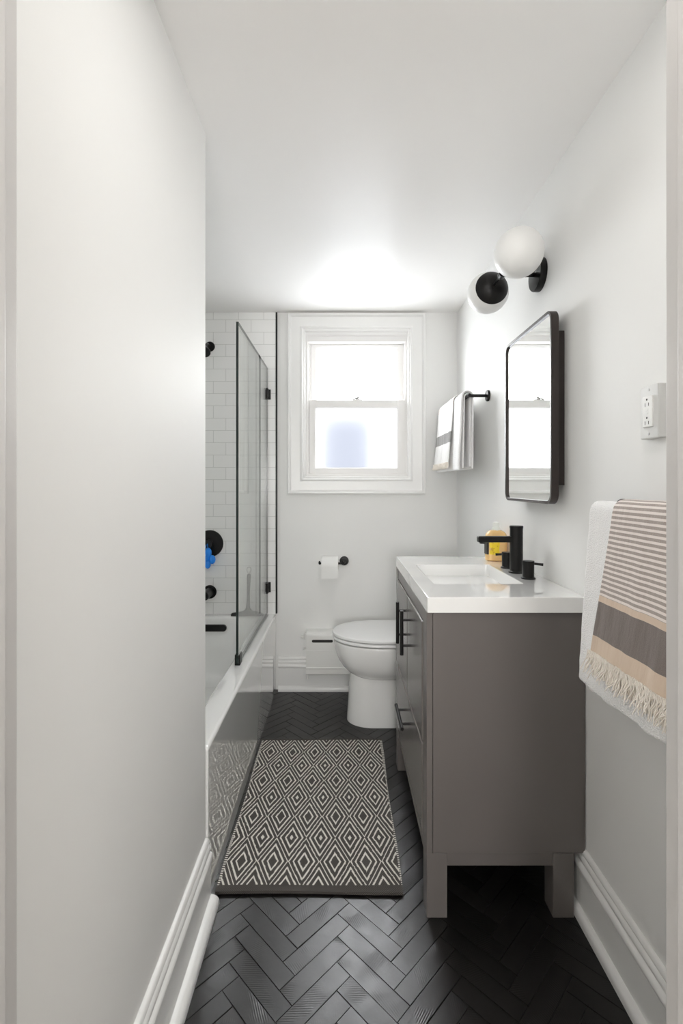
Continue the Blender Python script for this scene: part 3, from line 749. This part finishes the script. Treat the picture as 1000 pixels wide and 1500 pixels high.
# ------------------------------------------------------------------ toilet
TD = 2.500
to = thing('toilet', (.20, TD, 0), 'white toilet with closed lid between vanity and back wall', 'toilet')
def egg(xf, xm, xb, hw, z, n=20, rb=.03, dy=0):
    """half ellipse nose from xf to xm, then straight sides to a rounded back at xb"""
    pts = [Vector((xm-(xm-xf)*math.cos(PI/2*(1-i/n*1.0))*1.0, 0, 0)) for i in range(0)]
    out = []
    for i in range(2*n+1):
        a = -PI/2 + PI*i/(2*n)
        out.append(Vector((xm-(xm-xf)*math.cos(a), TD+hw*math.sin(a), z)))
    for i in range(7):
        a = PI/2*i/6
        out.append(Vector((xb-rb+rb*math.sin(a), TD+hw-rb+rb*math.cos(a), z)))
    for i in range(7):
        a = PI/2*i/6
        out.append(Vector((xb-rb+rb*math.cos(a), TD-hw+rb-rb*math.sin(a), z)))
    return out
b = MB().loft([egg(.028, .16, .60, .104, .0), egg(.028, .16, .60, .105, .006), egg(.034, .165, .60, .102, .10), egg(.042, .17, .60, .100, .20), egg(.048, .175, .60, .100, .262)])
b.build('pedestal', M['ceramic'], to)
R = []
for z, hw, xf in ((.226, .060, .13), (.230, .090, .085), (.238, .108, .058), (.256, .130, .030), (.280, .149, .006), (.310, .164, -.014), (.340, .1735, -.027), (.370, .179, -.035), (.400, .181, -.039), (.412, .1805, -.039), (.4165, .178, -.036)):
    R.append(egg(xf, .19, .50, hw, z+.005))
MB().loft(R).build('bowl', M['ceramic'], to, sharp=60)
def slab(xf, hw, z0, z1, dome, name, mat):
    e = .006
    R = [egg(xf+e, .21, .46, hw-e, z0), egg(xf+.001, .21, .46, hw-.001, z0+.003), egg(xf, .21, .46, hw, z0+.006), egg(xf, .21, .46, hw, z1-.006), egg(xf+.0015, .21, .459, hw-.0015, z1-.0025), egg(xf+e, .21, .455, hw-e, z1)]
    for k in (.75, .5, .25, .03):
        R.append([Vector((.21+(p.x-.21)*k, TD+(p.y-TD)*k, z1+dome*(1-k*k))) for p in egg(xf+e, .21, .455, hw-e, z1)])
    return MB().loft(R).build(name, mat, to)
slab(-.046, .184, 0.4255, .4425, 0, 'seat', M['lidplastic'])
slab(-.047, .185, 0.4455, .464, .004, 'lid', M['lidplastic'])
tk = MB().loft([ring3(rrect(.485, .672, TD-.18, TD+.18, .03), .40), ring3(rrect(.475, .674, TD-.19, TD+.19, .03), .70)]).build('tank', M['ceramic'], to)
MB().loft([ring3(rrect(.468, .676, TD-.197, TD+.197, .03), .701), ring3(rrect(.468, .676, TD-.197, TD+.197, .03), .722), ring3(rrect(.475, .670, TD-.19, TD+.19, .03), .728)]).build('tank_lid', M['ceramic'], to)
MB().cyl((.477, TD-.12, .66), (.465, TD-.12, .66), .012, 16, .002).tube([(.466, TD-.12, .66), (.462, TD-.085, .655), (.462, TD-.05, .65)], .005, 10).build('flush_lever', M['chrome'], to)

# ------------------------------------------------------------------ paper holder and roll
hd = thing('paper_holder', (.016, D, .766), 'black wall holder with a round rosette carrying the toilet paper', 'toilet paper holder')
RZ = .7645
MB().lathe([(.027, 0), (.027, .008), (.025, .011), (.010, .012)], (.016, D, RZ+.004), (0, -1, 0), 32).build('rosette', M['black'], hd)
MB().tube([(.016, D-.008, RZ+.004), (.016, D-.055, RZ+.003), (.013, D-.068, RZ), (.004, D-.072, RZ-.0), (-.05, D-.072, RZ), (-.128, D-.072, RZ)], .0065, 14).sphere((-.128, D-.072, RZ+.003), .009, (.7, 1, 1.2)).build('arm', M['black'], hd)
rl = thing('toilet_paper_roll', (-.065, D-.072, .70), 'white roll of toilet paper on the black holder', 'toilet paper')
rcx0, rcx1, rr = -.116, -.020, .056
zc = RZ - .0145
MB().lathe([(.0215, 0), (rr-.001, 0), (rr, .001), (rr, .095), (rr-.001, .096), (.0215, .096), (.0215, .0)], (rcx0, D-.072, zc), (1, 0, 0), 48).box(rcx0, rcx1, D-.072-rr-.0006, D-.072-rr+.0004, zc-.062, zc+.004).build('paper', M['paper'], rl)
MB().lathe([(.0205, -.001), (.0212, -.001), (.0212, .097), (.0205, .097), (.0205, -.001)], (rcx0, D-.072, zc), (1, 0, 0), 32).build('core', M['card'], rl)

# ------------------------------------------------------------------ heater on the back wall
HY = D-.075
hx0, hx1 = -.205, .640
ht = thing('baseboard_heater', (.2, D, .10), 'white wall heater cover with a dark slot behind the toilet', 'heater')
prof = [(D-.021, .118), (HY+.012, .112), (HY+.004, .115), (HY, .122), (HY, .150), (HY-.003, .153), (HY-.003, .158), (HY+.002, .161), (HY+.002, .338), (HY+.006, .352), (HY+.020, .362), (D-.001, .364), (D-.001, .20)]
b = MB()
b.loft([[Vector((x, y, z)) for y, z in prof] for x in (hx0, hx1)])
b.build('cover', M['heater'], ht, sharp=25)
MB().box(hx0-.001, hx1, HY+.0005, HY+.0025, .255, .258).build('seam', M['heater'], ht)
b = MB().loft([[Vector((x, HY+.004, z)) for x, z in rrect(-.172, -.050, .304, .320, .0075, 4)], [Vector((x, HY+.0012, z)) for x, z in rrect(-.172, -.050, .304, .320, .0075, 4)]])
b.build('vent_slot', M['slot'], ht)
b = MB().box(hx0-.014, hx0, HY+.01, HY+.03, .318, .352, bev=.004).cyl((hx0-.012, HY+.02, .331), (hx0-.034, HY+.02, .331), .005, 12).cyl((hx0-.022, HY+.02, .331), (hx0-.026, HY+.02, .331), .010, 12)
b.build('valve', M['heater'], ht)
MB().tube([(hx0+.004, HY+.03, .26), (hx0-.010, HY+.03, .26), (hx0-.018, HY+.045, .252)], .005, 10).build('bleed_pipe', M['heater'], ht)
MB().box(hx0+.001, hx0+.012, HY+.003, HY+.03, .088, .118, bev=.003).build('foot', M['heater'], ht)

# ------------------------------------------------------------------ rug
RX0, RX1, RY0, RY1 = -.376, .187, 1.421, 2.285
M['rug'] = mat_rug(-.0214, 1.540, RX0, RX1, RY0, RY1)
b = MB(); nx, ny = 40, 60
def rz(u, v):
    z = .0072 + .0012*math.sin(7*u+3*v) + .0008*math.sin(11*v+2*u)
    z += .0035*max(0, 1-v*14)                       # thicker rolled hem
    return z
top = []; bot = []
for j in range(ny+1):
    v_ = j/ny; rt = []; rb_ = []
    for i in range(nx+1):
        u_ = i/nx
        ex = .0025*math.sin(v_*9)*(1 if u_ > .5 else -1)*abs(2*u_-1)**4
        x = RX0+(RX1-RX0)*u_ + ex + (.012*(v_-.5))*(.6*u_)
        y = RY0+(RY1-RY0)*v_ + .003*math.sin(u_*5)*(1-v_)**6
        rt.append(b.bm.verts.new((x, y, rz(u_, v_)))); rb_.append(b.bm.verts.new((x, y, .0012 + (.002*max(0, 1-v_*14)))))
    top.append(rt); bot.append(rb_)
for j in range(ny):
    for i in range(nx):
        b.bm.faces.new((top[j][i], top[j][i+1], top[j+1][i+1], top[j+1][i]))
        b.bm.faces.new((bot[j+1][i], bot[j+1][i+1], bot[j][i+1], bot[j][i]))
for i in range(nx):
    b.bm.faces.new((bot[0][i], bot[0][i+1], top[0][i+1], top[0][i])); b.bm.faces.new((top[ny][i], top[ny][i+1], bot[ny][i+1], bot[ny][i]))
for j in range(ny):
    b.bm.faces.new((top[j][0], top[j+1][0], bot[j+1][0], bot[j][0])); b.bm.faces.new((bot[j][nx], bot[j+1][nx], top[j+1][nx], top[j][nx]))
tag(b.build('bath_rug', M['rug'], origin=WO), 'dark grey flat-woven rug with white concentric diamonds on the floor', 'rug')

# ------------------------------------------------------------------ light and camera
w = bpy.data.worlds.new('World'); SC.world = w; w.use_nodes = True
wt_ = w.node_tree; bg = wt_.nodes['Background']
wc = wt_.nodes.new('ShaderNodeTexCoord'); wsep = wt_.nodes.new('ShaderNodeSeparateXYZ'); L(wt_, wc.outputs['Generated'], wsep.inputs[0])
wf = math_n(wt_, 'MULTIPLY_ADD', wsep.outputs[2], 4.0, .75, clamp=True)        # bright overcast sky over paler ground
L(wt_, mixc(wt_, wf, (.93, .96, 1.0), (.97, .985, 1.0)), bg.inputs[0])
L(wt_, math_n(wt_, 'MULTIPLY_ADD', wf, 9.5, 8.5), bg.inputs[1])
po = bpy.data.lights.new('window_portal', 'AREA'); po.shape = 'RECTANGLE'; po.size = .62; po.size_y = .88
po.cycles.is_portal = True
p = bpy.data.objects.new('window_portal', po); COL.objects.link(p); p.location = (.091, D+.15, 1.69); p.rotation_euler = (-PI/2, 0, 0)
la = bpy.data.lights.new('hall_fill', 'POINT'); la.shadow_soft_size = .28; la.energy = 88; la.color = (1, .985, .97)  # added fill behind the camera to brighten the room, no known fixture
p = bpy.data.objects.new('hall_fill', la); COL.objects.link(p); p.location = (0, -2.05, 1.30)
lb = bpy.data.lights.new('ceiling_fill', 'AREA'); lb.shape = 'DISK'; lb.size = .34; lb.energy = 2.2; lb.color = (1, .98, .95)  # added fill above the frame to lift walls and ceiling, no known fixture
p = bpy.data.objects.new('ceiling_fill', lb); COL.objects.link(p); p.location = (.16, .70, ZC-.03)
cd = bpy.data.cameras.new('camera'); cam = bpy.data.objects.new('camera', cd); COL.objects.link(cam)
cam.location = (0, 0, H); cam.rotation_euler = (PI/2, 0, 0)
cd.sensor_fit = 'VERTICAL'; cd.sensor_height = 36; cd.sensor_width = 24; cd.lens = 700/1500*36
cd.shift_y = -40/1500; cd.clip_start = .02
SC.camera = cam
SC.view_settings.view_transform = 'Standard'; SC.view_settings.look = 'None'
SC.view_settings.exposure = 0.60; SC.view_settings.gamma = 1.0; SC.view_settings.use_curve_mapping = False
cy = SC.cycles
cy.use_denoising = True; cy.max_bounces = 14; cy.diffuse_bounces = 10; cy.glossy_bounces = 6; cy.transmission_bounces = 8; cy.transparent_max_bounces = 12
cy.use_adaptive_sampling = False; cy.sample_clamp_indirect = 4.0; cy.caustics_reflective = False
for o in bpy.data.objects:
    if '_o' in o: del o['_o']
